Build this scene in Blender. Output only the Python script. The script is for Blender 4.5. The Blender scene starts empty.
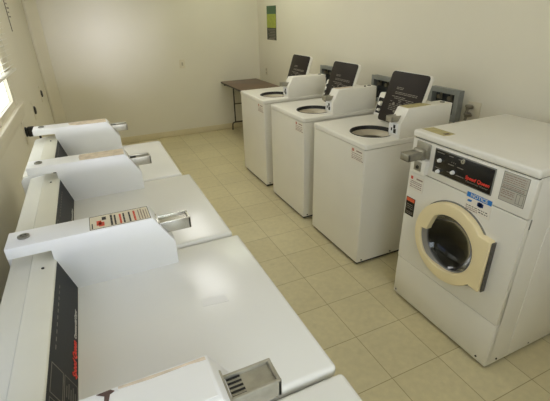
import bpy, bmesh, math, random
from mathutils import Vector, Matrix
random.seed(4)
scene = bpy.context.scene
COL = scene.collection
PI = math.pi

# ------------------------------------------------------------------ materials
def srgb(r, g, b):
    f = lambda c: (c / 255 / 12.92) if c / 255 <= .04045 else ((c / 255 + .055) / 1.055) ** 2.4
    return (f(r), f(g), f(b), 1)

def mat(name, col, rough=.5, metal=0., noise=0., nscale=8., coat=0., bump=0., bscale=200., ior=1.5):
    m = bpy.data.materials.new(name); m.use_nodes = True
    nt = m.node_tree; b = nt.nodes['Principled BSDF']
    b.inputs['Base Color'].default_value = col
    b.inputs['Roughness'].default_value = rough
    b.inputs['Metallic'].default_value = metal
    b.inputs['IOR'].default_value = ior
    b.inputs['Coat Weight'].default_value = coat
    b.inputs['Coat Roughness'].default_value = .08
    tc = nt.nodes.new('ShaderNodeTexCoord')
    if noise:
        n = nt.nodes.new('ShaderNodeTexNoise'); n.inputs['Scale'].default_value = nscale
        n.inputs['Detail'].default_value = 5
        nt.links.new(tc.outputs['Object'], n.inputs['Vector'])
        r = nt.nodes.new('ShaderNodeMapRange')
        r.inputs['From Min'].default_value = .3; r.inputs['From Max'].default_value = .7
        r.inputs['To Min'].default_value = 1 - noise; r.inputs['To Max'].default_value = 1 + noise * .4
        nt.links.new(n.outputs['Fac'], r.inputs['Value'])
        x = nt.nodes.new('ShaderNodeMix'); x.data_type = 'RGBA'; x.blend_type = 'MULTIPLY'
        x.inputs['Factor'].default_value = 1; x.inputs['A'].default_value = col
        nt.links.new(r.outputs['Result'], x.inputs['B'])
        nt.links.new(x.outputs['Result'], b.inputs['Base Color'])
    if bump:
        n2 = nt.nodes.new('ShaderNodeTexNoise'); n2.inputs['Scale'].default_value = bscale
        nt.links.new(tc.outputs['Object'], n2.inputs['Vector'])
        bp = nt.nodes.new('ShaderNodeBump'); bp.inputs['Strength'].default_value = bump
        bp.inputs['Distance'].default_value = .002
        nt.links.new(n2.outputs['Fac'], bp.inputs['Height'])
        nt.links.new(bp.outputs['Normal'], b.inputs['Normal'])
    return m

def emit(name, col, s):
    m = bpy.data.materials.new(name); m.use_nodes = True
    nt = m.node_tree; nt.nodes.clear()
    e = nt.nodes.new('ShaderNodeEmission'); o = nt.nodes.new('ShaderNodeOutputMaterial')
    e.inputs['Color'].default_value = col; e.inputs['Strength'].default_value = s
    nt.links.new(e.outputs[0], o.inputs[0]); return m

def clear(name, tint, gloss=.08, rough=.02, fres=.5):
    m = bpy.data.materials.new(name); m.use_nodes = True
    nt = m.node_tree; nt.nodes.clear()
    t = nt.nodes.new('ShaderNodeBsdfTransparent'); t.inputs[0].default_value = tint
    g = nt.nodes.new('ShaderNodeBsdfGlossy'); g.inputs['Roughness'].default_value = rough
    f = nt.nodes.new('ShaderNodeLayerWeight'); f.inputs['Blend'].default_value = .2
    mm = nt.nodes.new('ShaderNodeMath'); mm.operation = 'MULTIPLY_ADD'
    mm.inputs[1].default_value = fres; mm.inputs[2].default_value = gloss
    nt.links.new(f.outputs['Fresnel'], mm.inputs[0])
    x = nt.nodes.new('ShaderNodeMixShader'); o = nt.nodes.new('ShaderNodeOutputMaterial')
    nt.links.new(mm.outputs[0], x.inputs[0]); nt.links.new(t.outputs[0], x.inputs[1])
    nt.links.new(g.outputs[0], x.inputs[2]); nt.links.new(x.outputs[0], o.inputs[0]); return m

def floor_mat():
    m = mat('vinyl_tile', srgb(178, 168, 132), .38)
    nt = m.node_tree; b = nt.nodes['Principled BSDF']; L = nt.links
    tc = nt.nodes.new('ShaderNodeTexCoord'); mp = nt.nodes.new('ShaderNodeMapping')
    mp.inputs['Location'].default_value = (-(1.764 % .3048), -(.996 % .3048), 0)
    br = nt.nodes.new('ShaderNodeTexBrick'); br.offset = 0; br.squash = 1
    br.inputs['Scale'].default_value = 1; br.inputs['Brick Width'].default_value = .3048
    br.inputs['Row Height'].default_value = .3048; br.inputs['Mortar Size'].default_value = .0022
    br.inputs['Mortar Smooth'].default_value = .3; br.inputs['Bias'].default_value = 0
    br.inputs['Color1'].default_value = FLOOR_A; br.inputs['Color2'].default_value = FLOOR_B
    br.inputs['Mortar'].default_value = FLOOR_M
    L.new(tc.outputs['Object'], mp.inputs['Vector']); L.new(mp.outputs[0], br.inputs['Vector'])
    def mul(prev, scale, lo, hi, a, c):
        n = nt.nodes.new('ShaderNodeTexNoise'); n.inputs['Scale'].default_value = scale; n.inputs['Detail'].default_value = 6
        L.new(tc.outputs['Object'], n.inputs['Vector'])
        r = nt.nodes.new('ShaderNodeMapRange'); r.inputs['From Min'].default_value = lo; r.inputs['From Max'].default_value = hi
        r.inputs['To Min'].default_value = a; r.inputs['To Max'].default_value = c
        L.new(n.outputs['Fac'], r.inputs['Value'])
        x = nt.nodes.new('ShaderNodeMix'); x.data_type = 'RGBA'; x.blend_type = 'MULTIPLY'; x.inputs['Factor'].default_value = 1
        L.new(prev, x.inputs['A']); L.new(r.outputs['Result'], x.inputs['B']); return x.outputs['Result']
    o = mul(br.outputs['Color'], 2.2, .35, .65, .95, 1.03)
    o = mul(o, 28, .35, .7, .94, 1.03)
    o = mul(o, 9, .62, .78, 1.0, .90)
    L.new(o, b.inputs['Base Color'])
    return m

FLOOR_A = srgb(213, 203, 165); FLOOR_B = srgb(207, 196, 157); FLOOR_M = srgb(160, 147, 110)
M = dict(
    wall=mat('cream_wall_paint', srgb(223, 218, 202), .55, noise=.03, nscale=1.5, bump=.12, bscale=60),
    ceil=mat('ceiling_paint', srgb(232, 228, 214), .8, noise=.03),
    trim=mat('cream_trim', srgb(221, 215, 197), .45, noise=.04, nscale=3),
    base=mat('vinyl_baseboard', srgb(214, 203, 170), .45, noise=.05),
    enamel=mat('white_enamel', srgb(236, 235, 230), .22, noise=.02, nscale=4),
    enamel2=mat('washer_enamel', srgb(232, 229, 220), .3, noise=.03, nscale=3),
    almond=mat('console_enamel', srgb(228, 226, 212), .4, noise=.03),
    wht=mat('coin_case_white', srgb(238, 238, 238), .4, noise=.015, bump=.1, bscale=500),
    wht2=mat('washer_case_white', srgb(236, 233, 224), .4, noise=.02),
    black=mat('black_panel', srgb(25, 25, 24), .5, noise=.1, ior=1.4),
    black2=mat('glossy_black_panel', srgb(20, 19, 19), .25, noise=.1),
    bframe=mat('panel_frame', srgb(120, 120, 114), .4),
    lidin=mat('dark_brown_liner', srgb(40, 33, 28), .55, noise=.1, ior=1.35),
    print=mat('grey_print', srgb(124, 118, 108), .6),
    printd=mat('dim_grey_print', srgb(128, 121, 110), .6),
    wprint=mat('white_print', srgb(205, 203, 196), .6),
    red=mat('red_lettering', srgb(226, 62, 46), .5),
    zinc=mat('worn_zinc', srgb(178, 174, 160), .42, .75, noise=.2, nscale=30),
    chrome=mat('bright_chrome', srgb(196, 194, 184), .27, .9, noise=.05, nscale=20),
    dark=mat('dark_slot', srgb(30, 28, 26), .6),
    lock=mat('lock_metal', srgb(150, 148, 140), .3, .8, noise=.15, nscale=60),
    rubber=mat('black_rubber', srgb(32, 31, 31), .5),
    steel=mat('pale_tub', srgb(196, 186, 164), .4, .1, noise=.1),
    agit=mat('agitator_plastic', srgb(205, 202, 192), .5),
    cream=mat('cream_door_plastic', srgb(242, 226, 182), .35, noise=.04, nscale=5),
    drum=mat('dark_drum', srgb(48, 47, 46), .35, .4, noise=.3, nscale=40),
    hstrip=mat('dark_hinge_strip', srgb(92, 88, 80), .5, noise=.5, nscale=90),
    gasket=mat('grey_gasket', srgb(150, 148, 145), .3, .4),
    paper=mat('label_paper', srgb(232, 226, 214), .6, noise=.03, nscale=40),
    paperc=mat('cream_label_paper', srgb(226, 216, 192), .6, noise=.05, nscale=30),
    ink=mat('black_ink', srgb(48, 44, 42), .7),
    inkr=mat('faded_red_ink', srgb(190, 128, 112), .7),
    inkp=mat('pale_ink', srgb(150, 128, 118), .7),
    redink=mat('red_ink', srgb(214, 84, 58), .7),
    blue=mat('blue_ink', srgb(38, 120, 196), .6),
    navy=mat('navy_ink', srgb(40, 62, 120), .6),
    orange=mat('orange_ink', srgb(214, 92, 52), .6),
    greyplate=mat('grey_plate', srgb(186, 182, 170), .45, noise=.04, nscale=50),
    resid=mat('peeled_label_residue', srgb(222, 206, 184), .7, noise=.22, nscale=34),
    resid2=mat('yellowed_residue', srgb(190, 178, 126), .6, noise=.25, nscale=40),
    stain=mat('dark_adhesive_stain', srgb(96, 74, 66), .7, noise=.3, nscale=70),
    offwhite=mat('off_white_flat', srgb(236, 235, 232), .3),
    wood=mat('walnut_laminate', srgb(112, 88, 70), .38, noise=.22, nscale=6),
    iron=mat('black_iron', srgb(44, 38, 34), .45, .2),
    boxm=mat('grey_utility_box', srgb(146, 149, 144), .5, noise=.12, nscale=20),
    boxin=mat('dark_box_back', srgb(62, 66, 68), .6, noise=.35, nscale=14),
    brass=mat('dull_brass_valve', srgb(132, 126, 110), .4, .6, noise=.2, nscale=30),
    plate=mat('switch_plate', srgb(216, 208, 186), .4),
    plate2=mat('ivory_toggle', srgb(176, 168, 148), .4),
    blind=mat('white_blind_vinyl', srgb(236, 234, 226), .45),
    glass=clear('window_glass', (.96, .98, .97, 1), .04, .02, .1),
    porthole=clear('tinted_porthole_glass', (.28, .28, .28, 1), .04, .04),
    lens_a=emit('lit_lens_a', (1., .99, .96, 1), 7.7),
    fill_b=emit('fill_lens_b', (.96, 1, .8, 1), 5.5),
    fill_d=emit('fill_lens_d', (.9, .89, 1, 1), 3.3),
    fixture=mat('fixture_white', srgb(232, 230, 222), .4),
    pgreen=mat('poster_green', srgb(62, 98, 66), .5, noise=.25, nscale=40),
    plime=mat('poster_lime', srgb(158, 168, 62), .5, noise=.2, nscale=30),
    pdark=mat('poster_dark', srgb(62, 62, 48), .5, noise=.4, nscale=50),
    greyfloor=mat('ground_grey', srgb(150, 150, 140), .9),
)
M['floor'] = floor_mat()

# ------------------------------------------------------------------ mesh builder
class MB:
    def __init__(s): s.bm = bmesh.new()
    def _bev(s, faces, bev, seg=2):
        if bev:
            es = list({e for f in faces for e in f.edges})
            bmesh.ops.bevel(s.bm, geom=es, offset=bev, segments=seg, profile=.5, affect='EDGES', clamp_overlap=True)
    def prism(s, pts, plane, a, b, bev=0, seg=2):
        """closed outline pts in a plane ('xz','yz','xy') extruded along the third axis from a to b"""
        def P(u, v, w):
            return {'xz': (u, w, v), 'yz': (w, u, v), 'xy': (u, v, w)}[plane]
        n = len(pts)
        A = [s.bm.verts.new(P(u, v, a)) for u, v in pts]; B = [s.bm.verts.new(P(u, v, b)) for u, v in pts]
        fs = [s.bm.faces.new(A), s.bm.faces.new(B[::-1])]
        for i in range(n):
            fs.append(s.bm.faces.new((A[i], B[i], B[(i + 1) % n], A[(i + 1) % n])))
        bmesh.ops.recalc_face_normals(s.bm, faces=fs)
        s._bev(fs, bev, seg); return s
    def box(s, x0, x1, y0, y1, z0, z1, bev=0, seg=2):
        return s.prism([(x0, z0), (x1, z0), (x1, z1), (x0, z1)], 'xz', y0, y1, bev, seg)
    def ring(s, outer, inner, plane, a, b):
        """plate with a hole; outer and inner outlines, extruded a..b"""
        def P(u, v, w):
            return {'xz': (u, w, v), 'yz': (w, u, v), 'xy': (u, v, w)}[plane]
        L = []
        for w in (a, b):
            O = [s.bm.verts.new(P(u, v, w)) for u, v in outer]; I = [s.bm.verts.new(P(u, v, w)) for u, v in inner]
            L.append((O, I))
        fs = []
        for O, I in L:
            es = []
            for lp in (O, I):
                for i in range(len(lp)):
                    e = s.bm.edges.get((lp[i], lp[(i + 1) % len(lp)])) or s.bm.edges.new((lp[i], lp[(i + 1) % len(lp)]))
                    es.append(e)
            r = bmesh.ops.triangle_fill(s.bm, edges=es, use_beauty=True, use_dissolve=False)
            fs += [g for g in r['geom'] if isinstance(g, bmesh.types.BMFace)]
        for k in (0, 1):
            A, B = L[0][k], L[1][k]; n = len(A)
            for i in range(n):
                fs.append(s.bm.faces.new((A[i], A[(i + 1) % n], B[(i + 1) % n], B[i])))
        bmesh.ops.recalc_face_normals(s.bm, faces=fs); return s
    def tube(s, path, r, seg=10, closed=False, cap=True):
        path = [Vector(p) for p in path]; n = len(path); rings = []
        rr = r if isinstance(r, (list, tuple)) else [r] * n
        up = None
        for i, p in enumerate(path):
            if closed: t = path[(i + 1) % n] - path[i - 1]
            else: t = path[min(i + 1, n - 1)] - path[max(i - 1, 0)]
            t.normalize()
            if up is None:
                up = Vector((0, 0, 1)) if abs(t.z) < .9 else Vector((1, 0, 0))
            u = (up - t * up.dot(t)).normalized(); v = t.cross(u); up = u
            rings.append([s.bm.verts.new(p + (u * math.cos(2 * PI * k / seg) + v * math.sin(2 * PI * k / seg)) * rr[i]) for k in range(seg)])
        fs = []
        for i in range(n if closed else n - 1):
            A, B = rings[i], rings[(i + 1) % n]
            for k in range(seg):
                fs.append(s.bm.faces.new((A[k], A[(k + 1) % seg], B[(k + 1) % seg], B[k])))
        if cap and not closed:
            fs += [s.bm.faces.new(rings[0][::-1]), s.bm.faces.new(rings[-1])]
        bmesh.ops.recalc_face_normals(s.bm, faces=fs); return s
    def lathe(s, prof, c, axis='z', seg=40):
        """prof: (radius, height) pairs around an axis through c; ends with radius 0 close"""
        def P(r, h, t):
            a, b = r * math.cos(t), r * math.sin(t)
            d = {'z': (a, b, h), 'x': (h, a, b), 'y': (b, h, a)}[axis]
            return Vector(c) + Vector(d)
        rings = []
        for r, h in prof:
            if r < 1e-6: rings.append([s.bm.verts.new(P(0, h, 0))])
            else: rings.append([s.bm.verts.new(P(r, h, 2 * PI * k / seg)) for k in range(seg)])
        fs = []
        for A, B in zip(rings, rings[1:]):
            for k in range(seg):
                q = (A[k % len(A)], A[(k + 1) % len(A)], B[(k + 1) % len(B)], B[k % len(B)])
                q = list(dict.fromkeys(q))
                if len(q) > 2: fs.append(s.bm.faces.new(q))
        bmesh.ops.recalc_face_normals(s.bm, faces=fs); return s
    def text(s, string, size, mtx, shear=0, bold=0, width=None, depth=.0004):
        cu = bpy.data.curves.new('t', 'FONT'); cu.body = string; cu.size = size; cu.shear = shear; cu.offset = 0
        cu.extrude = depth; cu.align_x = 'CENTER'; cu.align_y = 'CENTER'; cu.resolution_u = 3
        o = bpy.data.objects.new('t', cu); COL.objects.link(o)
        bpy.context.view_layer.update()
        me = bpy.data.meshes.new_from_object(o.evaluated_get(bpy.context.evaluated_depsgraph_get()))
        if bold:                                      # thicken the strokes by overlaying shifted copies
            b2 = bmesh.new()
            for dx, dy in ((0, 0), (bold, 0), (-bold, 0), (0, bold), (0, -bold)):
                m2 = me.copy(); m2.transform(Matrix.Translation((dx, dy, dx * .1 + dy * .05))); b2.from_mesh(m2); bpy.data.meshes.remove(m2)
            b2.to_mesh(me); b2.free()
        if width:
            xs = [v.co.x for v in me.vertices]; k = width / (max(xs) - min(xs))
            me.transform(Matrix.Diagonal((k, 1, 1, 1)))
        me.transform(mtx); s.bm.from_mesh(me)
        bpy.data.objects.remove(o); bpy.data.curves.remove(cu); bpy.data.meshes.remove(me); return s
    def move(s, mtx): bmesh.ops.transform(s.bm, matrix=mtx, verts=s.bm.verts); return s
    def build(s, name, m, parent=None, smooth=True, ang=35):
        me = bpy.data.meshes.new(name)
        if smooth:
            for f in s.bm.faces: f.smooth = True
            for e in s.bm.edges:
                if len(e.link_faces) == 2 and e.calc_face_angle(0) > math.radians(ang): e.smooth = False
        s.bm.to_mesh(me); s.bm.free()
        me.materials.append(M[m] if isinstance(m, str) else m)
        o = bpy.data.objects.new(name, me); COL.objects.link(o)
        if parent: o.parent = parent
        return o

def rrect(u0, u1, v0, v1, r, n=5):
    pts = []
    for cu, cv, a in ((u1 - r, v1 - r, 0), (u0 + r, v1 - r, 90), (u0 + r, v0 + r, 180), (u1 - r, v0 + r, 270)):
        for k in range(n + 1):
            t = math.radians(a + 90 * k / n); pts.append((cu + r * math.cos(t), cv + r * math.sin(t)))
    return pts
def circ(cu, cv, r, n=48): return [(cu + r * math.cos(2 * PI * k / n), cv + r * math.sin(2 * PI * k / n)) for k in range(n)]

def thing(name, label, cat, loc=(0, 0, 0), rz=0, group=None):
    o = bpy.data.objects.new(name, None); COL.objects.link(o); o.empty_display_size = .1
    o.location = loc; o.rotation_euler = (0, 0, rz)
    return tag(o, label, cat, group)
def tag(o, label, cat, group=None):
    o['label'] = label; o['category'] = cat
    if group: o['group'] = group
    return o
def struct(o, label=None):
    o['kind'] = 'structure'
    if label: o['label'] = label
    return o
def dup(root, loc, rz, label, group=None):
    r = root.copy(); COL.objects.link(r); r.location = loc; r.rotation_euler = (0, 0, rz); r['label'] = label
    if group: r['group'] = group
    for ch in list(root.children):
        c = ch.copy(); COL.objects.link(c); c.parent = r
        for g in list(ch.children):
            d = g.copy(); COL.objects.link(d); d.parent = c
    return r
def kid(root, name): return next(c for c in root.children if c.name.split('.')[0] == name)

# ------------------------------------------------------------------ room
LX, RX, BY, NY, CZ = .155, 3.156, 5.909, -.75, 2.55
struct(MB().box(LX - .2, RX + .2, NY - .2, BY + .2, -.1, 0).build('floor', 'floor'))
struct(MB().box(LX - .2, RX + .2, NY - .2, BY + .2, CZ, CZ + .1).build('ceiling', 'ceil'))
struct(MB().box(LX - .2, RX + .2, BY, BY + .2, 0, CZ).build('wall_back', 'wall'))
struct(MB().box(RX, RX + .2, NY, BY, 0, CZ).build('wall_right', 'wall'))
NW = (.4, 1.5, 1.15, 2.15)
struct(MB().ring([(LX - .2, 0), (RX + .2, 0), (RX + .2, CZ), (LX - .2, CZ)], [(NW[0], NW[2]), (NW[1], NW[2]), (NW[1], NW[3]), (NW[0], NW[3])], 'xz', NY - .2, NY).build('wall_near', 'wall'))
w3 = struct(MB().ring([(NW[0], NW[2]), (NW[1], NW[2]), (NW[1], NW[3]), (NW[0], NW[3])], [(NW[0] + .045, NW[2] + .045), (NW[1] - .045, NW[2] + .045), (NW[1] - .045, NW[3] - .045), (NW[0] + .045, NW[3] - .045)], 'xz', NY - .15, NY - .1).build('window_3', 'trim'))  # unseen window added behind the camera to throw flash-like light forward
MB().box(NW[0] + .045, NW[1] - .045, NY - .127, NY - .123, NW[2] + .045, NW[3] - .045).build('window_pane', 'glass', w3)
MB().box(NW[0] - .08, NW[1] + .08, NY - .1, NY + .035, NW[2] - .03, NW[2] - .002, .005).build('window_sill', 'trim', w3)
WINS = [(1.72, 3.46), (-.35, 1.25)]; WZ0, WZ1 = 1.075, 2.2
wl = MB()
for y0, y1 in ((NY, WINS[1][0]), (WINS[1][1], WINS[0][0])): wl.box(LX - .2, LX, y0, y1, 0, CZ)
y1 = WINS[0][1]                                                   # outside reveal splayed at the far jamb
wl.prism([(LX, y1), (LX - .032, y1), (LX - .2, y1 + 1.1), (LX - .2, BY), (LX, BY)], 'xy', WZ0, WZ1).box(LX - .2, LX, y1 + 1.1, BY, 0, WZ0).box(LX - .2, LX, y1, BY, WZ1, CZ)
for k, (y0, y1) in enumerate(WINS): wl.prism([(LX, 0), (LX, WZ0), (LX - .032, WZ0), (LX - .2, WZ0 - .3), (LX - .2, 0)], 'xz', y0, y1 + (1.1 if k == 0 else 0)).box(LX - .2, LX, y0, y1, WZ1, CZ)
struct(wl.build('wall_left', 'wall'))
struct(MB().box(LX, RX - .012, BY - .012, BY, 0, .085, .003).build('baseboard_back', 'base'))
struct(MB().box(RX - .012, RX, NY, BY, 0, .085, .003).build('baseboard_right', 'base'))
struct(MB().box(LX, LX + .012, NY, BY - .012, 0, .085, .003).build('baseboard_left', 'base'))
struct(MB().prism([(LX, BY), (LX, BY - .15), (LX + .03, BY - .15), (LX + .135, BY - .03), (LX + .135, BY)], 'xy', 0, CZ, .004).build('trim_1', 'trim'))
for i, (y0, y1) in enumerate(WINS):
    w = struct(MB().ring([(y0, WZ0), (y1, WZ0), (y1, WZ1), (y0, WZ1)], [(y0 + .045, WZ0 + .045), (y1 - .045, WZ0 + .045), (y1 - .045, WZ1 - .045), (y0 + .045, WZ1 - .045)], 'yz', LX - .03, LX - .004)
               .box(LX - .028, LX - .006, (y0 + y1) / 2 - .02, (y0 + y1) / 2 + .02, WZ0 + .045, WZ1 - .045).build(f'window_{i + 1}', 'trim'))
    MB().box(LX - .019, LX - .016, y0 + .045, y1 - .045, WZ0 + .045, WZ1 - .045).build('window_pane', 'glass', w)
    MB().box(LX - .006, LX + .03, y0 - .16, y1 + .2, WZ0 - .03, WZ0 + .003, .005).box(LX, LX + .015, y0 - .12, y1 + .16, WZ0 - .1, WZ0 - .035, .003).build('window_sill', 'trim', w)
    b = thing('window_blind', ['white slatted blind over the far window above the dryers, half raised', 'white slatted blind over the window beside the nearest dryer'][i], 'blind', (LX, (y0 + y1) / 2, WZ1 + .05))
    h = (y1 - y0) / 2 + (.34 if i == 0 else .2)
    if i == 0: h0, h1 = -(y1 - y0) / 2 - .1, (y1 - y0) / 2 + .2
    else: h0, h1 = -(y1 - y0) / 2 - .15, (y1 - y0) / 2 + .1
    MB().box(.004, .045, h0, h1, -.01, .035, .004).build('headrail', 'blind', b)
    sl = MB(); bot = -.93 if i == 0 else -.55
    z = -.035
    while z > bot + .03:
        sl.prism([(.012, z - .006), (.038, z + .004), (.038, z + .006), (.012, z - .004)], 'xz', h0, h1); z -= .036
    sl.build('slats', 'blind', b, smooth=False)
    MB().box(.012, .042, h0, h1, bot - .008, bot + .008, .003).build('bottom_rail', 'blind', b)
    for yy in (h0 + .15, (h0 + h1) / 2, h1 - .15): MB().tube([(.025, yy, 0), (.025, yy, bot)], .0015, 5).build('lift_cord', 'blind', b)

# ------------------------------------------------------------------ ceiling lights, two of them added as fill
def ceiling_light(x, y, label, lens):
    t = thing('ceiling_light', label, 'ceiling light', (x, y, CZ))
    MB().box(-.2, .2, -.61, .61, -.03, 0, .004).box(-.2, .2, -.625, -.61, -.085, 0, .003).box(-.2, .2, .61, .625, -.085, 0, .003).build('fixture_body', 'fixture', t)
    MB().box(-.185, -.025, -.61, .61, -.08, -.03, .02, 4).box(.025, .185, -.61, .61, -.08, -.03, .02, 4).build('light_lens', lens, t)
ceiling_light(1.62, 3.45, 'fluorescent ceiling light over the aisle between dryers and washers', 'lens_a')
ceiling_light(2.5, 4.75, 'added ceiling fill light over the farthest washer and the table', 'fill_b')  # fixture added out of view to raise the brightness of the far right side
ceiling_light(1.62, .1, 'added ceiling fill light at the near end of the room', 'fill_d')  # another added fixture, unseen, brightens the near end

# ------------------------------------------------------------------ shared machine pieces (front = +x, right-hand side = +y)
def lock_mesh(c, r=.016):
    x, y, z = c
    return MB().lathe([(0, 0), (r, 0), (r, .005), (r * .8, .007), (r * .55, .007), (r * .5, .003), (r * .2, .003), (r * .2, .006), (0, .006)], c, 'z', 20)
def coin_box(root, y0, y1, xb, xf, zb, zt, mname, notch=None, ch=(.058, .098)):
    back = [(xb, notch[1]), (notch[0], notch[1]), (notch[0], zb)] if notch else [(xb, zb)]
    cb = MB().prism(back + [(xf, zb), (xf, zt - ch[1]), (xf - ch[0], zt), (xb, zt)], 'xz', y0, y1, .0025).build('coin_box', mname, root)
    ym = (y0 + y1) / 2
    lock_mesh((xb + .043, ym + .005, zt - .0005)).build('case_lock', 'lock', cb)
    return cb
def coin_slide(cb, xr, xe, ya, yb, z0, z1, mname, slots=True):
    s = MB().box(xr, xe - .002, ya + .002, yb - .002, z0 + .001, z1 - .007)                      # slide body
    s.box(xr, xe, ya, ya + .006, z0, z1, .0015).box(xr, xe, yb - .006, yb, z0, z1, .0015)
    s.box(xe - .008, xe, ya, yb, z0, z1 - .001, .002)                      # end lip
    s.box(xr - .02, xr + .012, ya - .01, yb + .01, z0 - .008, z1 + .006, .003)     # guide block
    o = s.build('coin_slide', mname, cb)
    return o
def slide_slots(cb, xr, ya, yb, z1):
    s = MB(); n = 5
    for k in range(n):
        y = ya + (yb - ya) * (k + .5) / n
        s.box(xr + .004, xr + .03, y - .0018, y + .0018, z1 - .0075, z1 - .0055)
    s.build('coin_slots', 'dark', cb)

# ------------------------------------------------------------------ dryers
DW = .3415; DD = .3555; DH = .908
def make_dryer():
    t = thing('clothes_dryer', '', 'dryer')
    MB().box(-DD + .002, DD - .006, -DW + .003, DW - .003, .1, DH - .036, .004).build('cabinet', 'enamel', t)
    MB().box(-DD + .03, DD - .05, -DW + .02, DW - .02, 0, .1, .002).build('toe_kick', 'enamel', t)
    MB().box(-DD, DD, -DW, DW, DH - .036, DH, .013, 4).build('top_panel', 'enamel', t)
    d = MB().prism(rrect(-.27, .27, .2, .74, .05), 'yz', DD - .008, DD + .012, .004).build('loading_door', 'enamel', t)
    MB().box(DD + .01, DD + .03, -.262, -.232, .44, .54, .006).build('door_handle', 'almond', d)
    prof = [(-DD + .002, DH - .002), (-.1965, DH - .002), (-.2315, 1.025), (-.2925, 1.029), (-.2945, 1.024), (-DD + .004, 1.018)]
    c = MB().prism(prof, 'xz', -DW + .01, DW - .01, .003).build('console', 'almond', t)
    for y in (-DW + .006, DW - .006):
        MB().prism([(-DD - .004, DH + .01), (-DD + .03, DH), (-.205, DH), (-.236, 1.022), (-.29, 1.026), (-DD + .01, 1.016), (-DD - .004, 1.0)], 'xz', y - .007, y + .007, .004).build('console_end_cap', 'wht', c)
    n = Vector((.117, 0, .035)).normalized(); up = Vector((-.035, 0, .117)).normalized()
    p0 = Vector((-.1965, 0, DH - .002))
    F = Matrix((( 0, up.x, n.x, 0), (1, up.y, n.y, 0), (0, up.z, n.z, 0), (0, 0, 0, 1)))   # local x -> y, local y -> up the face
    def on(u, v, w=.0012): return Matrix.Translation(p0 + up * v + n * w + Vector((0, u, 0))) @ F
    MB().box(-DW + .02, .2485, .008, .118, 0, .0015).move(on(0, 0, .0)).build('control_panel', 'black', t)
    # console lettering: brand script in red, small line after it, outlines and a row of marks
    MB().text('Speed Queen', .023, on(-.066, .023, .002), .25, .0007, .122).build('brand_lettering', 'red', t)
    MB().text('Commercial Dryer', .013, on(.064, .021, .002), .2, .0003, .118).build('small_lettering', 'wprint', t)
    def bars(name, L, m='print'):
        q = MB()
        for a in L: q.box(*a, 0, .0006)
        q.move(on(0, 0, .0016)).build(name, m, t)
    for u0, u1, v0, v1 in ((-.31, -.145, .012, .062), (-.225, -.145, .066, .11), (-.31, -.235, .066, .11)):
        bars('panel_outline', [(u0, u1, v0, v0 + .0016), (u0, u1, v1 - .0016, v1), (u0, u0 + .0016, v0, v1), (u1 - .0016, u1, v0, v1)])
    bars('cycle_marks', [(-.10 + k * .026, -.10 + k * .026 + .014, .098, .1005) for k in range(10)])
    bars('price_marks', [(-.20, -.17 + .01 * (k % 2), .02 + k * .008, .022 + k * .008) for k in range(5)])
    for y in (-.30, .215):
        MB().lathe([(0, 0), (.004, 0), (.004, .0025), (.0025, .0035), (0, .0035)], (-.262, y, 1.0265), 'z', 12).build('screw', 'iron', t)
    return t
BY0, BY1, BXB, BXF, BZ = .252, .354, -.344, .1125, 1.09
dry_pos = [(1.036, 2.6154), (1.0715, 1.9148), (1.0855, 1.2122), (1.088, .5153)]
dry_lab = ['farthest white clothes dryer under the windows, brownish label scraps on its coin box',
           'second farthest clothes dryer, white, with pinkish peeled label on its coin box',
           'white clothes dryer whose coin box carries the red and black printed sign',
           'nearest clothes dryer, white, mostly cut off by the bottom edge, with stained coin box']
d0 = make_dryer(); dryers = []
for i, ((fx, fy), lb) in enumerate(zip(dry_pos, dry_lab)):
    loc = (fx - DD, fy - DW, 0)
    if i == 0: d = d0; d.location = loc; d['label'] = lb; d['group'] = 'dryers in a row under the windows'
    else: d = dup(d0, loc, 0, lb, 'dryers in a row under the windows')
    dryers.append(d)
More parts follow.
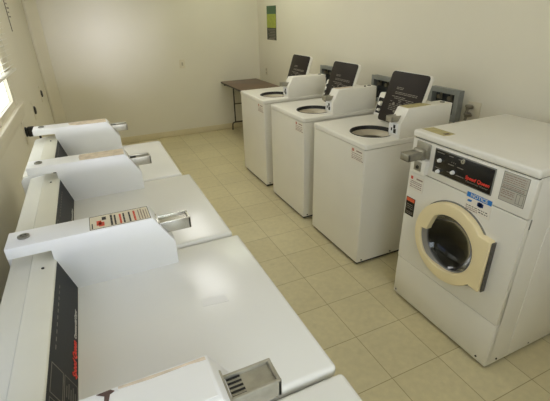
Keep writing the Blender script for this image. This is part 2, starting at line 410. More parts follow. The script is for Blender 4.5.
for i, d in enumerate(dryers):
    cb = coin_box(d, BY0, BY1, BXB, BXF, DH - .001, BZ, 'wht', (-.236, 1.056))
    ya, yb = .264, .320
    z0, z1 = 1.022, 1.062
    if i == 2: coin_slide(cb, .06, .172, ya, yb, z0, z1, 'chrome')['label'] = 'bright chrome coin slide'
    else:
        coin_slide(cb, .06, .166, ya, yb, z0, z1, 'zinc'); slide_slots(cb, .072, ya + .004, yb - .004, z1)
    def flat(u0, u1, v0, v1, h=.0006): return MB().box(u0, u1, v0, v1, BZ - .0004, BZ + h)
    if i == 0:
        m = MB().prism([(-.11, BY0 + .008), (-.02, BY0 + .006), (.05, BY0 + .008), (.05, BY1 - .008), (-.03, BY1 - .006), (-.16, BY1 - .012), (-.15, BY0 + .03)], 'xy', BZ - .0004, BZ + .0006).build('label_residue', 'resid', cb)
    if i == 1:
        m = MB().prism([(-.136, BY0 + .01), (-.07, BY0 + .006), (.05, BY0 + .005), (.053, BY1 - .03), (.05, BY1 - .006), (-.135, BY1 - .008), (-.14, BY0 + .06)], 'xy', BZ - .0004, BZ + .0006).build('label_residue', 'resid', cb)
        m['label'] = 'pinkish scraps of a peeled label'
    if i == 2:
        s = flat(-.126, .05, BY0 + .006, BY1 - .006).build('printed_sign', 'paperc', cb)
        s['label'] = 'rectangular printed sign with red and black lines'
        # the sign reads from the machine's front: rows run along y, so each row is a strip across x
        MB().box(-.120, -.117, BY0 + .012, BY0 + .045, BZ, BZ + .0012).build('printed_sign_ink', 'ink', cb)
        rows = [('r', -.104, -.078), ('k', -.066, -.060), ('k', -.055, -.050), ('r', -.040, -.034), ('k', -.029, -.024), ('k', -.012, -.007), ('r', .002, .008), ('p', .017, .020), ('p', .025, .028), ('p', .033, .036), ('p', .041, .043)]
        mm = {'r': 'redink', 'k': 'ink', 'p': 'inkp'}
        y = BY0 + .012
        MB().box(-.100, -.084, y + .008, y + .034, BZ + .0004, BZ + .0013).box(-.106, -.092, y + .016, y + .046, BZ + .0004, BZ + .0013).build('sign_emblem', 'redink', cb)
        MB().box(-.090, -.078, y + .048, y + .068, BZ + .0004, BZ + .0012).build('sign_heading', 'ink', cb)
        for c, x0, x1 in rows[1:]:
            B = MB(); y = BY0 + .012; end = BY1 - .014 - random.random() * .012
            while y < end:
                w = .006 + random.random() * .012
                B.box(x0, x1, y, min(y + w, end), BZ + .0004, BZ + .0012); y += w + .002
            B.build('sign_line', mm[c], cb)
        MB().ring([(-.126, BY0 + .006), (.05, BY0 + .006), (.05, BY1 - .006), (-.126, BY1 - .006)], [(-.1245, BY0 + .0075), (.0485, BY0 + .0075), (.0485, BY1 - .0075), (-.1245, BY1 - .0075)], 'xy', BZ + .0004, BZ + .0011).build('sign_border', 'ink', cb)
        MB().prism([(.126, -.0), (.2, -.01), (.198, .022), (.130, .03)], 'xy', DH - .0005, DH + .0004).build('pale_patch', 'offwhite', d)  # thin flat pale patch on the top panel
    if i == 3:
        s = flat(-.128, .048, BY0 + .01, BY1 - .012, .0008).build('label_backing', 'offwhite', cb); s['label'] = 'torn white label backing'
        MB().prism([(-.10, BY1 - .003), (-.05, BY1 - .004), (.0, BY1 - .005), (.05, BY1 - .004), (.05, BY1 - .012), (.02, BY1 - .009), (-.05, BY1 - .010), (-.10, BY1 - .007)], 'xy', BZ - .0004, BZ + .0012).build('label_residue', 'resid', cb)
        MB().prism([(-.134, BY1 - .004), (-.112, BY1 - .003), (-.106, BY1 - .008), (-.113, BY1 - .012), (-.118, BY1 - .034), (-.124, BY1 - .036), (-.122, BY1 - .012)], 'xy', BZ - .0004, BZ + .0014).build('adhesive_stain', 'stain', cb)

# ------------------------------------------------------------------ top load washers
WW = .325; WD = .3555; WH = .906
def make_washer():
    t = thing('washing_machine', '', 'washing machine')
    OUT = rrect(-WD + .005, WD - .005, -WW + .005, WW - .005, .012); INN = rrect(-WD + .015, WD - .015, -WW + .015, WW - .015, .008)
    MB().ring(OUT, INN, 'xy', .026, WH - .0375).build('cabinet', 'enamel2', t)
    MB().box(-WD + .02, WD - .02, -WW + .02, WW - .02, .0, .03, .002).build('base_frame', 'rubber', t)
    TX, TY, TR = .1245, .086, .147
    dk = MB().ring(rrect(-WD, WD, -WW, WW, .02, 6), circ(TX, TY, TR), 'xy', WH - .032, WH)
    es = [e for e in dk.bm.edges if all(abs(v.co.z - WH) < 1e-5 for v in e.verts) and len(e.link_faces) == 2
          and e.calc_face_angle(0) > 1 and max(math.hypot(v.co.x - TX, v.co.y - TY) for v in e.verts) > TR + .01]
    bmesh.ops.bevel(dk.bm, geom=es, offset=.009, segments=3, profile=.5, affect='EDGES')
    dk.build('top_deck', 'enamel2', t)
    MB().lathe([(TR + .006, WH - .001), (TR + .004, WH + .003), (TR - .002, WH + .002), (TR - .005, WH - .024), (TR + .002, WH - .026), (TR + .006, WH - .001)], (TX, TY, 0), 'z', 48).build('tub_seal', 'rubber', t)
    MB().lathe([(TR + .001, WH - .020), (TR - .045, WH - .045), (TR - .05, WH - .055), (TR + .01, WH - .07), (TR + .02, WH - .40), (.05, WH - .42), (0, WH - .42)], (TX, TY, 0), 'z', 40).build('wash_tub', 'steel', t)
    ag = MB().lathe([(.15, WH - .41), (.13, WH - .395), (.06, WH - .36), (.045, WH - .2), (.04, WH - .12), (.02, WH - .10), (0, WH - .10)], (TX, TY, 0), 'z', 24)
    for k in range(4):
        a = k * PI / 2; c, s_ = math.cos(a), math.sin(a)
        ag.tube([(TX + .05 * c, TY + .05 * s_, WH - .25), (TX + .1 * c, TY + .1 * s_, WH - .36), (TX + .14 * c, TY + .14 * s_, WH - .395)], [.006, .012, .008], 8)
    ag.build('agitator', 'agit', t)
    # open lid, leaning back
    hx, hz = -.1045, WH + .006; ln = Vector((-.115, 0, .352)); LH = ln.length; up = ln.normalized(); n = Vector((up.z, 0, -up.x))
    F = Matrix(((0, up.x, n.x, hx), (1, up.y, n.y, 0), (0, up.z, n.z, hz), (0, 0, 0, 1)))
    l = MB().prism(rrect(-.149, .231, 0, LH, .025), 'xy', -.024, 0, .005).move(F).build('lid', 'enamel2', t)
    MB().prism(rrect(-.146, .222, .003, LH - .004, .025), 'xy', 0, .006, .003).move(F).build('lid_liner', 'lidin', l)
    pr = MB(); rnd = random.Random(3)
    def mark(u0, u1, v0, v1): pr.box(u0, u1, v0, v1, .006, .0066)
    for r_, v in enumerate((.255, .245, .222, .212)):
        u = -.05
        e = .02 if r_ < 2 else .17
        while u < e:
            w = .012 + rnd.random() * .03; mark(u, min(u + w, e), v, v + .0045); u += w + .005
    for k in range(9):
        u = -.07; v = .19 - k * .012
        while u < .17:
            w = .01 + rnd.random() * .03
            if rnd.random() < .75: mark(u, u + w, v, v + .005)
            u += w + .006
    for u, v, r in ((-.03, .14, .012), (.045, .13, .013), (.11, .14, .011), (.0, .09, .01), (.09, .085, .01)):
        pr.prism(circ(u, v, r, 14), 'xy', .006, .0068)
    pr.move(F).build('lid_instructions', 'printd', l)
    for u in (-.13, .2): MB().tube([(hx - .005, u, WH + .004), (hx - .005, u + .03, WH + .004)], .008, 8).build('lid_hinge', 'enamel2', t)
    # rear console
    prof = [(-WD + .004, WH - .002), (-.1995, WH - .002), (-.2495, 1.068), (-.258, 1.074), (-WD + .012, 1.07), (-WD + .004, 1.06)]
    MB().prism(prof, 'xz', -WW + .008, .306, .004).build('console', 'wht2', t)
    fu = Vector((-.05, 0, .164)).normalized(); fn = Vector((fu.z, 0, -fu.x)); p0 = Vector((-.1995, 0, WH))
    G = Matrix(((0, fu.x, fn.x, p0.x), (1, 0, 0, 0), (0, fu.z, fn.z, p0.z), (0, 0, 0, 1)))
    cp = MB().prism(rrect(-WW + .02, .195, .02, .14, .008), 'xy', 0, .002).move(G).build('control_panel', 'black2', t)
    for u, v, r in ((-.265, .095, .019), (-.215, .06, .014), (-.265, .045, .012)):
        MB().lathe([(0, .02), (r * .8, .02), (r, .003), (r, 0), (0, 0)], (u, v, .001), 'z', 18).move(G).build('control_knob', 'wht2', cp)
    cb = coin_box(t, .212, .317, -.3395, .0855, WH - .001, 1.093, 'wht2', None, (.053, .092))
    coin_slide(cb, .040, .135, .228, .283, 1.012, 1.048, 'zinc')
    MB().box(.0845, .0875, .21, .296, .925, 1.0, .001).build('slide_face_plate', 'wht', cb)
    k = MB()
    for (y, z, a, b) in ((.262, .975, .010, .012), (.268, .947, .012, .014), (.238, .955, .006, .01)): k.box(.087, .089, y - a, y + a, z - b, z + b, .001)
    k.build('keyhole', 'dark', cb)
    # base screws and front label
    for x in (.31, .05): MB().lathe([(0, 0), (.0065, 0), (.005, .004), (0, .004)], (x, WW - .004, .04), 'y', 10).build('base_screw', 'iron', t)
    s = MB().box(WD - .0035, WD - .002, .174, .300, .776, .860).build('front_label', 'paper', t)
    k = MB()
    k.box(WD - .0022, WD - .0014, .232, .292, .84, .848)
    for z in (.822, .808, .796, .786):
        u = .184
        while u < .286:
            w = .008 + rnd.random() * .014; k.box(WD - .0022, WD - .0014, u, u + w, z, z + .0045); u += w + .004
    k.build('label_print', 'inkp', s)
    MB().box(WD - .0022, WD - .0013, .184, .208, .834, .853).build('label_mark', 'inkr', s)
    return t
w0 = make_washer()
wgrp = 'top load washers with open lids along the right wall'
wlab = ['farthest top load washer, white, beside the brown table, lid open',
        'middle top load washer, white, of the three with lids open',
        'nearest top load washer, white, with lid open beside the front load machine']
wpos = [(2.16, 4.1092), (2.1578, 3.30), (2.161, 2.5107)]
washers = []
for i, (fx, fy) in enumerate(wpos):
    loc = (fx + WD, fy - WW, 0)
    if i == 0:
        w = w0; w.location = loc; w.rotation_euler = (0, 0, PI); w['label'] = wlab[0]; w['group'] = wgrp
    else: w = dup(w0, loc, PI, wlab[i], wgrp)
    washers.append(w)
for i, w in enumerate(washers):
    cb = kid(w, 'coin_box')
    if i == 2:
        MB().prism([(-.17, .212), (.02, .208), (.022, .292), (-.05, .296), (-.18, .29)], 'xy', 1.0926, 1.0937).build('label_residue', 'resid2', cb)['label'] = 'yellowed label residue'
    elif i == 1:
        MB().prism([(-.14, .214), (.016, .208), (.02, .25), (-.05, .262), (-.15, .25)], 'xy', 1.0926, 1.0937).build('label_residue', 'resid', cb)
    if i == 1: MB().lathe([(0, 0), (.009, 0), (.009, .008), (.004, .012), (0, .012)], (-.24, .29, 1.0925), 'z', 14).build('case_knob', 'lock', cb)

# ------------------------------------------------------------------ front load washer
FW, FD, FH = .3415, .353, 1.086
fl = thing('front_load_washer', 'white front load washer with round cream door and black control panel', 'washing machine', (2.206 + FD, 1.1743, 0), PI)
DC = (.008, .574)
def circz(r, n=56): return circ(DC[0], DC[1], r, n)
cab = MB()
cab.box(-FD, FD - .02, -FW, -FW + .012, .02, FH - .04, .003).box(-FD, FD - .02, FW - .012, FW, .02, FH - .04, .003).box(-FD, -FD + .01, -FW + .01, FW - .01, .02, FH - .04)
cab.build('cabinet', 'enamel2', fl)
MB().box(-FD + .02, FD - .03, -FW + .02, FW - .02, 0, .03).build('base_frame', 'rubber', fl)
fp = MB().ring(rrect(-FW, FW, .294, .862, .004, 2), circz(.185), 'yz', FD - .03, FD - .001)
fp.build('front_panel', 'enamel2', fl)
MB().box(FD - .03, FD - .001, -FW, FW, .022, .29, .004).build('kick_panel', 'enamel2', fl)
MB().box(FD - .03, FD, -FW, FW, .866, FH - .043, .004).build('control_fascia', 'enamel2', fl)
MB().box(-FD, FD + .006, -FW - .004, FW + .004, FH - .038, FH, .011, 4).build('top_panel', 'enamel2', fl)
MB().box(-FD + .01, FD - .01, -FW + .004, FW - .004, FH - .05, FH - .036).build('top_seal', 'dark', fl)
MB().box(-FD + .02, FD - .16, FW - .002, FW + .003, .03, .79, .002).build('side_panel', 'enamel2', fl)
MB().box(FD - .032, FD - .024, FW - .001, FW + .002, .815, .862, .002).build('latch_slot', 'bframe', fl)
for x in (.274, .03): MB().lathe([(0, 0), (.006, 0), (.005, .005), (0, .005)], (x, FW - .001, .045), 'y', 10).build('base_screw', 'iron', fl)
MB().lathe([(0, 0), (.006, 0), (.005, .004), (0, .004)], (FD - .002, .285, .045), 'x', 10).build('base_screw', 'iron', fl)
MB().lathe([(0, 0), (.006, 0), (.005, .004), (0, .004)], (FD - .002, -.32, .045), 'x', 10).build('base_screw', 'iron', fl)
# drum and gasket
MB().lathe([(.184, FD - .012), (.178, FD - .04), (.24, FD - .06), (.26, FD - .1), (.26, FD - .42), (.05, FD - .45), (0, FD - .45)], (0, *DC), 'x', 48).build('drum', 'drum', fl)
# door: a round cream ring with a squared hinge side and an inward handle tab at upper left
R = .217
outer = []
for k in range(72):
    a = math.radians(-180 + k * 5); y, z = R * math.cos(a), R * math.sin(a)
    if -40 < math.degrees(a) < 36: continue
    outer.append((a, y, z))
pts = [(y, z) for a, y, z in outer if a < 0] + [(.218, -.148), (.226, -.138), (.228, .126), (.222, .134)] + [(y, z) for a, y, z in outer if a > 0 or a == 0]
inner = []
for k in range(90):
    a = math.radians(-180 + k * 4); ad = math.degrees(a)
    r = .154
    if 128 < ad < 174: r = .154 - .016 * min(1, (ad - 128) / 26)
    if ad >= 174 or ad < -100: r = .176 if (ad >= 174 or ad < -140) else .176 - .022 * (ad + 140) / 40
    inner.append((r * math.cos(a), r * math.sin(a)))
P2 = [(DC[0] + y, DC[1] + z) for y, z in pts]; I2 = [(DC[0] + y, DC[1] + z) for y, z in inner]
dm = MB().ring(P2, I2, 'yz', FD, FD + .036)
es = [e for e in dm.bm.edges if all(abs(v.co.x - FD - .036) < 1e-5 for v in e.verts) and len(e.link_faces) == 2 and e.calc_face_angle(0) > 1]
bmesh.ops.bevel(dm.bm, geom=es, offset=.012, segments=4, profile=.5, affect='EDGES', clamp_overlap=True)
door = dm.build('door', 'cream', fl, ang=50)
MB().box(FD - .001, FD + .026, DC[0] + .2285, DC[0] + .234, .432, .704, .001).build('hinge_strip', 'hstrip', door)
MB().ring(circz(.2235), circz(.2145), 'yz', FD - .0012, FD + .004).build('door_seal', 'bframe', door)
MB().lathe([(.180, FD + .004), (.180, FD + .022), (.172, FD + .026), (.150, FD + .012), (.150, FD - .004)], (0, *DC), 'x', 48).build('glass_rim', 'gasket', door)
MB().lathe([(.156, FD + .014), (.150, FD + .004), (.128, FD - .03), (.09, FD - .055), (.04, FD - .065), (0, FD - .066)], (0, *DC), 'x', 48).build('door_glass', 'porthole', door)
# control panel
X = FD
cp = MB().box(X - .001, X + .004, -.182, .162, .902, 1.030, .002).build('panel_frame', 'bframe', fl)
MB().box(X + .003, X + .0055, -.177, .157, .907, 1.025, .001).build('control_panel', 'black2', cp)
FM = lambda u, v, w=.006: Matrix.Translation((X + w, u, v)) @ Matrix(((0, 0, 1, 0), (1, 0, 0, 0), (0, 1, 0, 0), (0, 0, 0, 1)))
MB().text('Speed Queen', .025, FM(.083, .944), .2, .0008, .13).build('brand_lettering', 'red', cp)
pr = MB().text('Commercial Washer', .0115, FM(.083, .926), .15, 0, .12)
for k in range(3):
    for u in (-.165, -.09, -.035):
        w = .025 + .01 * ((k + int(u * 100)) % 3); pr.box(X + .0055, X + .006, u, u + w, 1.012 - k * .04, 1.0155 - k * .04)
for u in (-.072, -.06, -.05): pr.box(X + .0055, X + .006, u, u + .004, .985, .99)
pr.build('panel_print', 'print', cp)
for u, v in ((-.141, .975), (-.142, .917), (-.053, .941)):
    MB().lathe([(0, .014), (.0075, .014), (.0105, .002), (.0105, 0), (0, 0)], (X + .005, u, v), 'x', 18).build('control_knob', 'wht', cp)
MB().lathe([(0, .004), (.004, .004), (.005, .008), (.011, .008), (.012, 0), (0, 0)], (X + .005, -.005, 1.012), 'x', 18).build('panel_lock', 'chrome', cp)
# coin slide, lock box, stickers
sp = MB().box(X - .001, X + .006, -.308, -.212, .955, 1.036, .002).box(X + .005, X + .014, -.235, -.218, .965, 1.03, .002).build('coin_slide_plate', 'zinc', fl)
s = MB().box(X + .004, X + .118, -.300, -.294, .952, .992, .0015).box(X + .004, X + .118, -.246, -.240, .952, .992, .0015).box(X + .004, X + .118, -.3, -.24, .952, .958, .001)
s.box(X + .104, X + .118, -.3, -.24, .952, .988, .002).box(X + .004, X + .106, -.295, -.245, .978, .986, .001).box(X + .003, X + .03, -.304, -.236, .945, 1.0, .003)
s.build('coin_slide', 'zinc', sp)
lb = MB().box(X - .001, X + .028, -.312, -.208, .868, .948, .005).build('lock_box', 'wht2', fl)
MB().box(X + .0275, X + .030, -.285, -.235, .885, .935, .001).build('key_plate', 'zinc', lb)
MB().lathe([(0, .006), (.008, .006), (.010, 0), (0, 0)], (X + .029, -.258, .905), 'x', 16).build('key_cylinder', 'dark', lb)
def sticker(name, u0, u1, v0, v1, m, lab=None):
    o = MB().box(X - .0015, X + .0008, u0, u1, v0, v1).build(name, m, fl)
    if lab: o['label'] = lab
    return o
def sticker_bits(par, name, m, rects):
    k = MB()
    for u0, u1, v0, v1 in rects: k.box(X + .0006, X + .0014, u0, u1, v0, v1)
    return k.build(name, m, par)
def lines(u0, u1, vs, h, seed, gap=.003):
    r = random.Random(seed); out = []
    for v in vs:
        u = u0
        while u < u1:
            w = .005 + r.random() * .014; out.append((u, min(u + w, u1), v, v + h)); u += w + gap
    return out
a = sticker('price_label', -.332, -.228, .752, .836, 'paper', 'white paper label with faint print')
sticker_bits(a, 'price_print', 'inkp', lines(-.322, -.238, (.800, .790, .778, .767), .0045, 1) + [(-.28, -.236, .818, .826)])
sticker_bits(a, 'price_mark', 'redink', [(-.322, -.306, .812, .830)])
a = sticker('warning_label', -.334, -.268, .590, .700, 'black2', 'small black label with orange heading')
sticker_bits(a, 'warning_heading', 'orange', [(-.331, -.271, .676, .697)])
sticker_bits(a, 'warning_print', 'printd', lines(-.326, -.276, (.655, .643, .631, .61, .6), .004, 2))
a = sticker('notice_label', .042, .178, .787, .882, 'paper', 'white and blue label headed NOTICE')
sticker_bits(a, 'notice_band', 'blue', [(.0435, .1765, .856, .8805)])
MB().text('NOTICE', .025, FM(.110, .868, .0016), 0, .0006, .09).build('notice_lettering', 'wprint', a)
sticker_bits(a, 'notice_pictures', 'blue', [(.052, .072, .834, .841), (.056, .076, .838, .845)])
sticker_bits(a, 'notice_picture_dark', 'navy', [(.106, .138, .830, .848), (.112, .130, .827, .851)])
sticker_bits(a, 'notice_print', 'ink', lines(.05, .165, (.813,), .0035, 3, .005) + lines(.12, .168, (.801,), .0045, 9, .005))
sticker_bits(a, 'notice_small_print', 'inkp', lines(.05, .115, (.803, .794), .004, 4))
a = sticker('instruction_plate', .1965, .3115, .905, 1.036, 'greyplate', 'grey printed instruction plate')
def frame_rect(u0, u1, v0, v1, w=.002): return [(u0, u1, v0, v0 + w), (u0, u1, v1 - w, v1), (u0, u0 + w, v0, v1), (u1 - w, u1, v0, v1)]
sticker_bits(a, 'instruction_outline', 'bframe', frame_rect(.1965, .3115, .905, 1.036, .0018) + frame_rect(.2, .308, .963, .966) + frame_rect(.272, .304, .914, .958, .0016) + [(.287, .2885, .914, .958), (.2, .308, .985, .987)])
sticker_bits(a, 'instruction_print', 'inkp', lines(.203, .30, (1.022, 1.012, 1.003, .994, .976, .969), .003, 5) + lines(.203, .262, (.952, .944, .936, .924), .0035, 6))
MB().prism([(.244, -.322), (.318, -.331), (.322, -.175), (.296, -.168), (.246, -.172)], 'xy', FH - .0004, FH + .0007).build('top_label_residue', 'resid2', fl)['label'] = 'yellowed peeled label on the top panel'
MB().prism([(.268, -.200), (.298, -.205), (.300, -.186), (.272, -.180)], 'xy', FH + .0005, FH + .0012).build('residue_stain', 'stain', fl)

# ------------------------------------------------------------------ folding table
tb = thing('folding_table', 'brown wood-topped folding table with black legs in the far corner', 'table', (2.78, 5.43, 0))
MB().box(-.29, .29, -.44, .44, .726, .748, .003).build('tabletop', 'wood', tb)
MB().box(-.291, .291, -.441, .441, .722, .742, .002).box(-.26, .26, -.40, -.385, .69, .724).box(-.26, .26, .385, .40, .69, .724).build('edge_band', 'iron', tb)
for sy in (-1, 1):
    y = sy * .39
    l = MB()
    for sx in (-1, 1):
        l.tube([(sx * .115, y, .725), (sx * .115, y, .125)], .0105, 8)
        l.tube([(sx * .0, y, .115), (sx * .12, y, .115), (sx * .148, y, .108), (sx * .160, y, .095), (sx * .165, y, .07), (sx * .167, y, .004)], .0105, 8)
    l.tube([(-.115, y, .40), (.115, y, .40)], .008, 8)
    lg = l.build('leg', 'iron', tb)
    for sx in (-1, 1): MB().lathe([(0, 0), (.014, 0), (.013, .012), (.011, .02)], (sx * .167, y, 0), 'z', 12).build('rubber_foot', 'rubber', lg)

# ------------------------------------------------------------------ right wall: utility boxes, hoses, poster, plates
def utility_box(y0, y1, z0, z1, label):
    yc, zc = (y0 + y1) / 2, (z0 + z1) / 2
    t = thing('washer_supply_box', label, 'utility box', (RX, yc, zc), 0, 'recessed washer supply boxes on the right wall')
    h, v = (y1 - y0) / 2, (z1 - z0) / 2
    R_ = lambda a: [(-h + a, -v + a), (h - a, -v + a), (h - a, v - a), (-h + a, v - a)]
    MB().ring(R_(0), R_(.036), 'yz', -.058, -.050).ring(R_(.030), R_(.036), 'yz', -.052, 0).ring(R_(.004), R_(.012), 'yz', -.052, 0).build('box_frame', 'boxm', t)
    MB().box(-.006, 0, -h + .032, h - .032, -v + .032, v - .032).build('back_plate', 'boxin', t)
    for s_ in (-1, 1):
        vb = MB().tube([(-.02, s_ * .05, v - .04), (-.02, s_ * .05, v - .09)], .010, 10).tube([(-.02, s_ * .05, v - .07), (-.045, s_ * .05, v - .07)], .007, 8)
        vb.lathe([(0, -.050), (.016, -.050), (.016, -.044), (0, -.044)], (0, s_ * .05, v - .07), 'x', 14).build('supply_valve', 'brass', t)
    MB().tube([(-.025, 0, -v + .034), (-.025, 0, -v + .09)], .016, 12).build('drain_pipe', 'boxm', t)
    return t
UB = [(3.70, 3.98), (2.76, 3.045), (2.035, 2.325)]
ul = ['grey supply box on the right wall behind the farthest washer', 'grey supply box on the right wall behind the middle washer', 'grey supply box on the right wall nearest the front load machine']
for (y0, y1), lb_ in zip(UB, ul): utility_box(y0, y1, .89, 1.122, lb_)
def hose(pts, label, r=.011):
    P = [Vector(p) for p in pts]; out = []
    for i in range(len(P) - 1):
        p0, p1, p2, p3 = P[max(i - 1, 0)], P[i], P[i + 1], P[min(i + 2, len(P) - 1)]
        for k in range(8):
            t = k / 8
            out.append(.5 * (2 * p1 + (p2 - p0) * t + (2 * p0 - 5 * p1 + 4 * p2 - p3) * t * t + (3 * p1 - p0 - 3 * p2 + p3) * t ** 3))
    out.append(P[-1])
    return tag(MB().tube(out, r, 8).build('supply_hose', 'rubber'), label, 'hose', 'washer supply hoses')
for i, ((y0, y1), nm) in enumerate(zip(UB, ('farthest', 'middle', 'nearest'))):
    yc = (y0 + y1) / 2; wx = wpos[i][0] + 2 * WD
    for s_, side in ((-1, 'near'), (1, 'far')):
        y = yc + s_ * .05
        wy = wpos[i][1] - .28 - .06 * (s_ < 0)
        hose([(RX - .02, y, .985), (RX - .035, y + .01, .93), (RX - .1, y + .03 * s_, .86), (wx + .11, wy + .03, .80), (wx + .05, wy + .01, .84), (wx + .001, wy, .865)],
             f'black hose on the {side} valve of the supply box behind the {nm} washer')
for i, nm in ((1, 'middle'), (2, 'nearest')):
    fy = wpos[i][1]
    o = hose([(wpos[i][0] + 2 * WD + .012, fy - .05, .80), (wpos[i][0] + 2 * WD + .06, fy - .02, .9), (wpos[i][0] + 2 * WD + .07, fy + .03, 1.02), (wpos[i][0] + 2 * WD + .10, fy + .05, 1.035), (RX - .06, fy + .07, .96), (RX - .03, fy + .08, .84)],
             f'black drain hose looping up behind the {nm} washer', .014)
    o.name = 'drain_hose'; o['group'] = 'washer drain hoses'
# pipe stub with two valves beside the front load machine
t = thing('hose_bibb', 'grey double hose valve on a white plate behind the front load machine', 'valve', (RX, 1.935, .98))
MB().box(-.008, .004, -.055, .05, -.09, .075, .003).build('wall_plate', 'plate', t)
for z in (.035, -.022):
    v_ = MB().tube([(-.004, .01, z), (-.06, .01, z)], .012, 10).lathe([(0, 0), (.024, 0), (.027, .008), (.024, .016), (0, .018)], (-.04, .012, z + .004), 'z', 14)
    v_.tube([(-.05, .01, z), (-.06, .01, z - .03)], .010, 10).build('valve_body', 'brass', t)
# poster
po = thing('wall_poster', 'narrow green poster with dark lower half on the right wall above the table', 'poster', (RX, 5.42, 1.54))
MB().box(-.003, 0, -.155, .155, -.218, .218).build('poster_sheet', 'pdark', po)
MB().box(-.0042, -.002, -.152, .152, .115, .215).build('green_band', 'pgreen', po)
MB().box(-.0042, -.002, -.152, .152, -.06, .115).build('lime_picture', 'plime', po)
pk = MB()
for k in range(6): pk.box(-.0042, -.002, -.13, .12 - .03 * (k % 3), -.085 - k * .02, -.078 - k * .02)
pk.box(-.0042, -.002, -.10, .10, -.212, -.196).build('poster_print', 'print', po)
# plates
def plate(name, loc, rz, label, cat, toggles=True):
    p = thing(name, label, cat, loc, rz)
    MB().prism(rrect(-.04, .04, -.06, .06, .006), 'xz', -.006, 0, .002).build('cover_plate', 'plate', p)
    MB().box(-.011, .011, -.014, -.005, -.022, .022, .002).build('switch_toggle', 'plate2', p)
    return p
plate('light_switch', (1.945, BY, 1.035), 0, 'cream light switch plate alone on the back wall', 'switch')
p = thing('wall_outlet', 'cream outlet plate on the right wall just above the table', 'outlet', (RX, 5.64, .875))
MB().box(-.007, 0, -.035, .035, -.057, .057, .002).build('cover_plate', 'plate', p)
MB().box(-.010, -.006, -.016, .016, -.04, -.008, .003).box(-.010, -.006, -.016, .016, .008, .04, .003).build('socket', 'plate2', p)
ol = ['black dryer socket on the left wall nearest the corner', 'black dryer socket on the left wall, middle of the three', 'black dryer socket with a plug in it, just behind the farthest dryer']
for i, (y, z) in enumerate(((5.15, .905), (4.26, .89), (3.47, .875))):
    p = thing('dryer_outlet', ol[i], 'outlet', (LX, y, z), 0, 'dryer sockets on the left wall')
    MB().box(0, .006, -.045, .045, -.085, .085, .002).build('cover_plate', 'trim', p)
    MB().lathe([(0, .02), (.028, .02), (.036, .016), (.038, .005), (0, .005)], (0, 0, 0), 'x', 24).build('socket', 'rubber', p)
pg = thing('power_plug', 'black power plug and cord in the socket behind the farthest dryer', 'plug', (LX + .02, 3.47, .875))
MB().box(0, .05, -.032, .032, -.035, .035, .008).build('plug_body', 'rubber', pg)
MB().tube([(.04, 0, -.02), (.075, -.01, -.03), (.08, -.04, -.1), (.075, -.15, -.3), (.07, -.5, -.6), (.07, -.8, -.75), (.08, -.9, -.775)], .009, 8).build('plug_cord', 'rubber', pg)
nt_ = thing('wall_notice', 'pale paper notice with dark edge and dark print high on the left wall', 'notice', (LX, 4.46, 1.78))
MB().box(0, .003, -.11, .12, -.21, .21).build('notice_sheet', 'wall', nt_)
MB().box(.001, .006, -.116, -.104, -.212, .212).build('notice_edge', 'printd', nt_)
k = MB(); r_ = random.Random(8)
for i in range(9):
    z = .18 - i * .035; k.box(.002, .004, -.06, -.0 + r_.random() * .08, z, z + .012)
k.build('notice_print', 'print', nt_)

# ------------------------------------------------------------------ light
P1, P2_, P3, SUN = 11, .3, 17, 1.75
def area(name, loc, rot, sx, sy, power, col, spread=PI):
    l = bpy.data.lights.new(name, 'AREA'); l.shape = 'RECTANGLE'; l.size = sx; l.size_y = sy; l.energy = power; l.color = col; l.spread = spread
    o = bpy.data.objects.new(name, l); COL.objects.link(o); o.location = loc; o.rotation_euler = rot; return o
for i, (y0, y1) in enumerate(WINS):
    area('daylight_and_fill', (LX - .024, (y0 + y1) / 2, (WZ0 + WZ1) / 2), (0, -PI / 2, 0), WZ1 - WZ0, y1 - y0, (P1, P2_)[i], [(1, .98, .86), (.85, .92, 1)][i])
area('daylight_and_fill', ((NW[0] + NW[1]) / 2, NY - .195, (NW[2] + NW[3]) / 2), (PI / 2, 0, 0), NW[1] - NW[0], NW[3] - NW[2], P3, (.915, .98, 1))  # added fill through the near-wall opening, stands in for light at the camera
sn = bpy.data.lights.new('sun', 'SUN'); sn.energy = SUN; sn.angle = math.radians(9); sn.color = (.86, .84, 1)
so = bpy.data.objects.new('sun', sn); COL.objects.link(so); so.location = (-3, -8, 4)
so.rotation_euler = Vector((.0, 1, -.03)).to_track_quat('-Z', 'Y').to_euler()
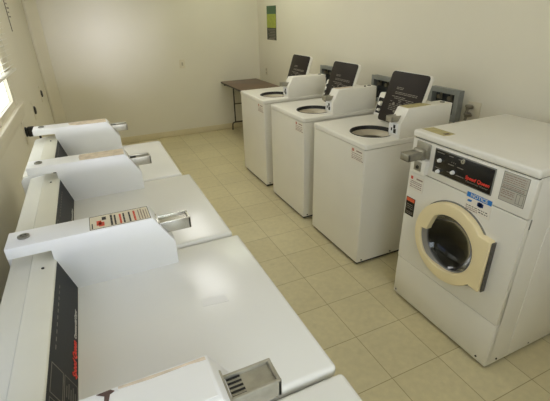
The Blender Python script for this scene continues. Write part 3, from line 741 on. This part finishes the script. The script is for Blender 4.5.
w = bpy.data.worlds.new('world'); scene.world = w; w.use_nodes = True
wn = w.node_tree; bg = wn.nodes['Background']
wtc = wn.nodes.new('ShaderNodeTexCoord'); wsp = wn.nodes.new('ShaderNodeSeparateXYZ'); wmr = wn.nodes.new('ShaderNodeMapRange'); wcr = wn.nodes.new('ShaderNodeMix')
wcr.data_type = 'RGBA'; wmr.inputs['From Min'].default_value = -.02; wmr.inputs['From Max'].default_value = .22
wcr.inputs['A'].default_value = (1, .98, .93, 1); wcr.inputs['B'].default_value = (.30, .33, .48, 1)     # sunlit ground and haze below, pale blue sky above
wn.links.new(wtc.outputs['Generated'], wsp.inputs[0]); wn.links.new(wsp.outputs['Z'], wmr.inputs['Value'])
wn.links.new(wmr.outputs['Result'], wcr.inputs['Factor']); wn.links.new(wcr.outputs['Result'], bg.inputs[0])
bg.inputs[1].default_value = 2.3

# ------------------------------------------------------------------ camera
cam = bpy.data.cameras.new('camera'); co = bpy.data.objects.new('camera', cam); COL.objects.link(co)
yaw, pitch, roll, f = -.4235, -.4491, -.0254, 386.74
fw = Vector((-math.sin(yaw) * math.cos(pitch), math.cos(yaw) * math.cos(pitch), math.sin(pitch)))
rt = Vector((math.cos(yaw), math.sin(yaw), 0)); up = rt.cross(fw)
Rv = math.cos(roll) * rt + math.sin(roll) * up; Uv = -math.sin(roll) * rt + math.cos(roll) * up
mw = Matrix(((Rv.x, Uv.x, -fw.x, .6949), (Rv.y, Uv.y, -fw.y, -.0031), (Rv.z, Uv.z, -fw.z, 1.6532), (0, 0, 0, 1)))
co.matrix_world = mw
cam.sensor_fit = 'HORIZONTAL'; cam.sensor_width = 36; cam.lens = f / 550 * 36; cam.clip_start = .02
scene.camera = co
vs = scene.view_settings; vs.view_transform = 'Standard'; vs.look = 'None'; vs.exposure = 0; vs.gamma = 1; vs.use_curve_mapping = False
scene.cycles.use_denoising = True; scene.cycles.max_bounces = 10; scene.cycles.diffuse_bounces = 6
scene.cycles.caustics_reflective = False; scene.cycles.caustics_refractive = False
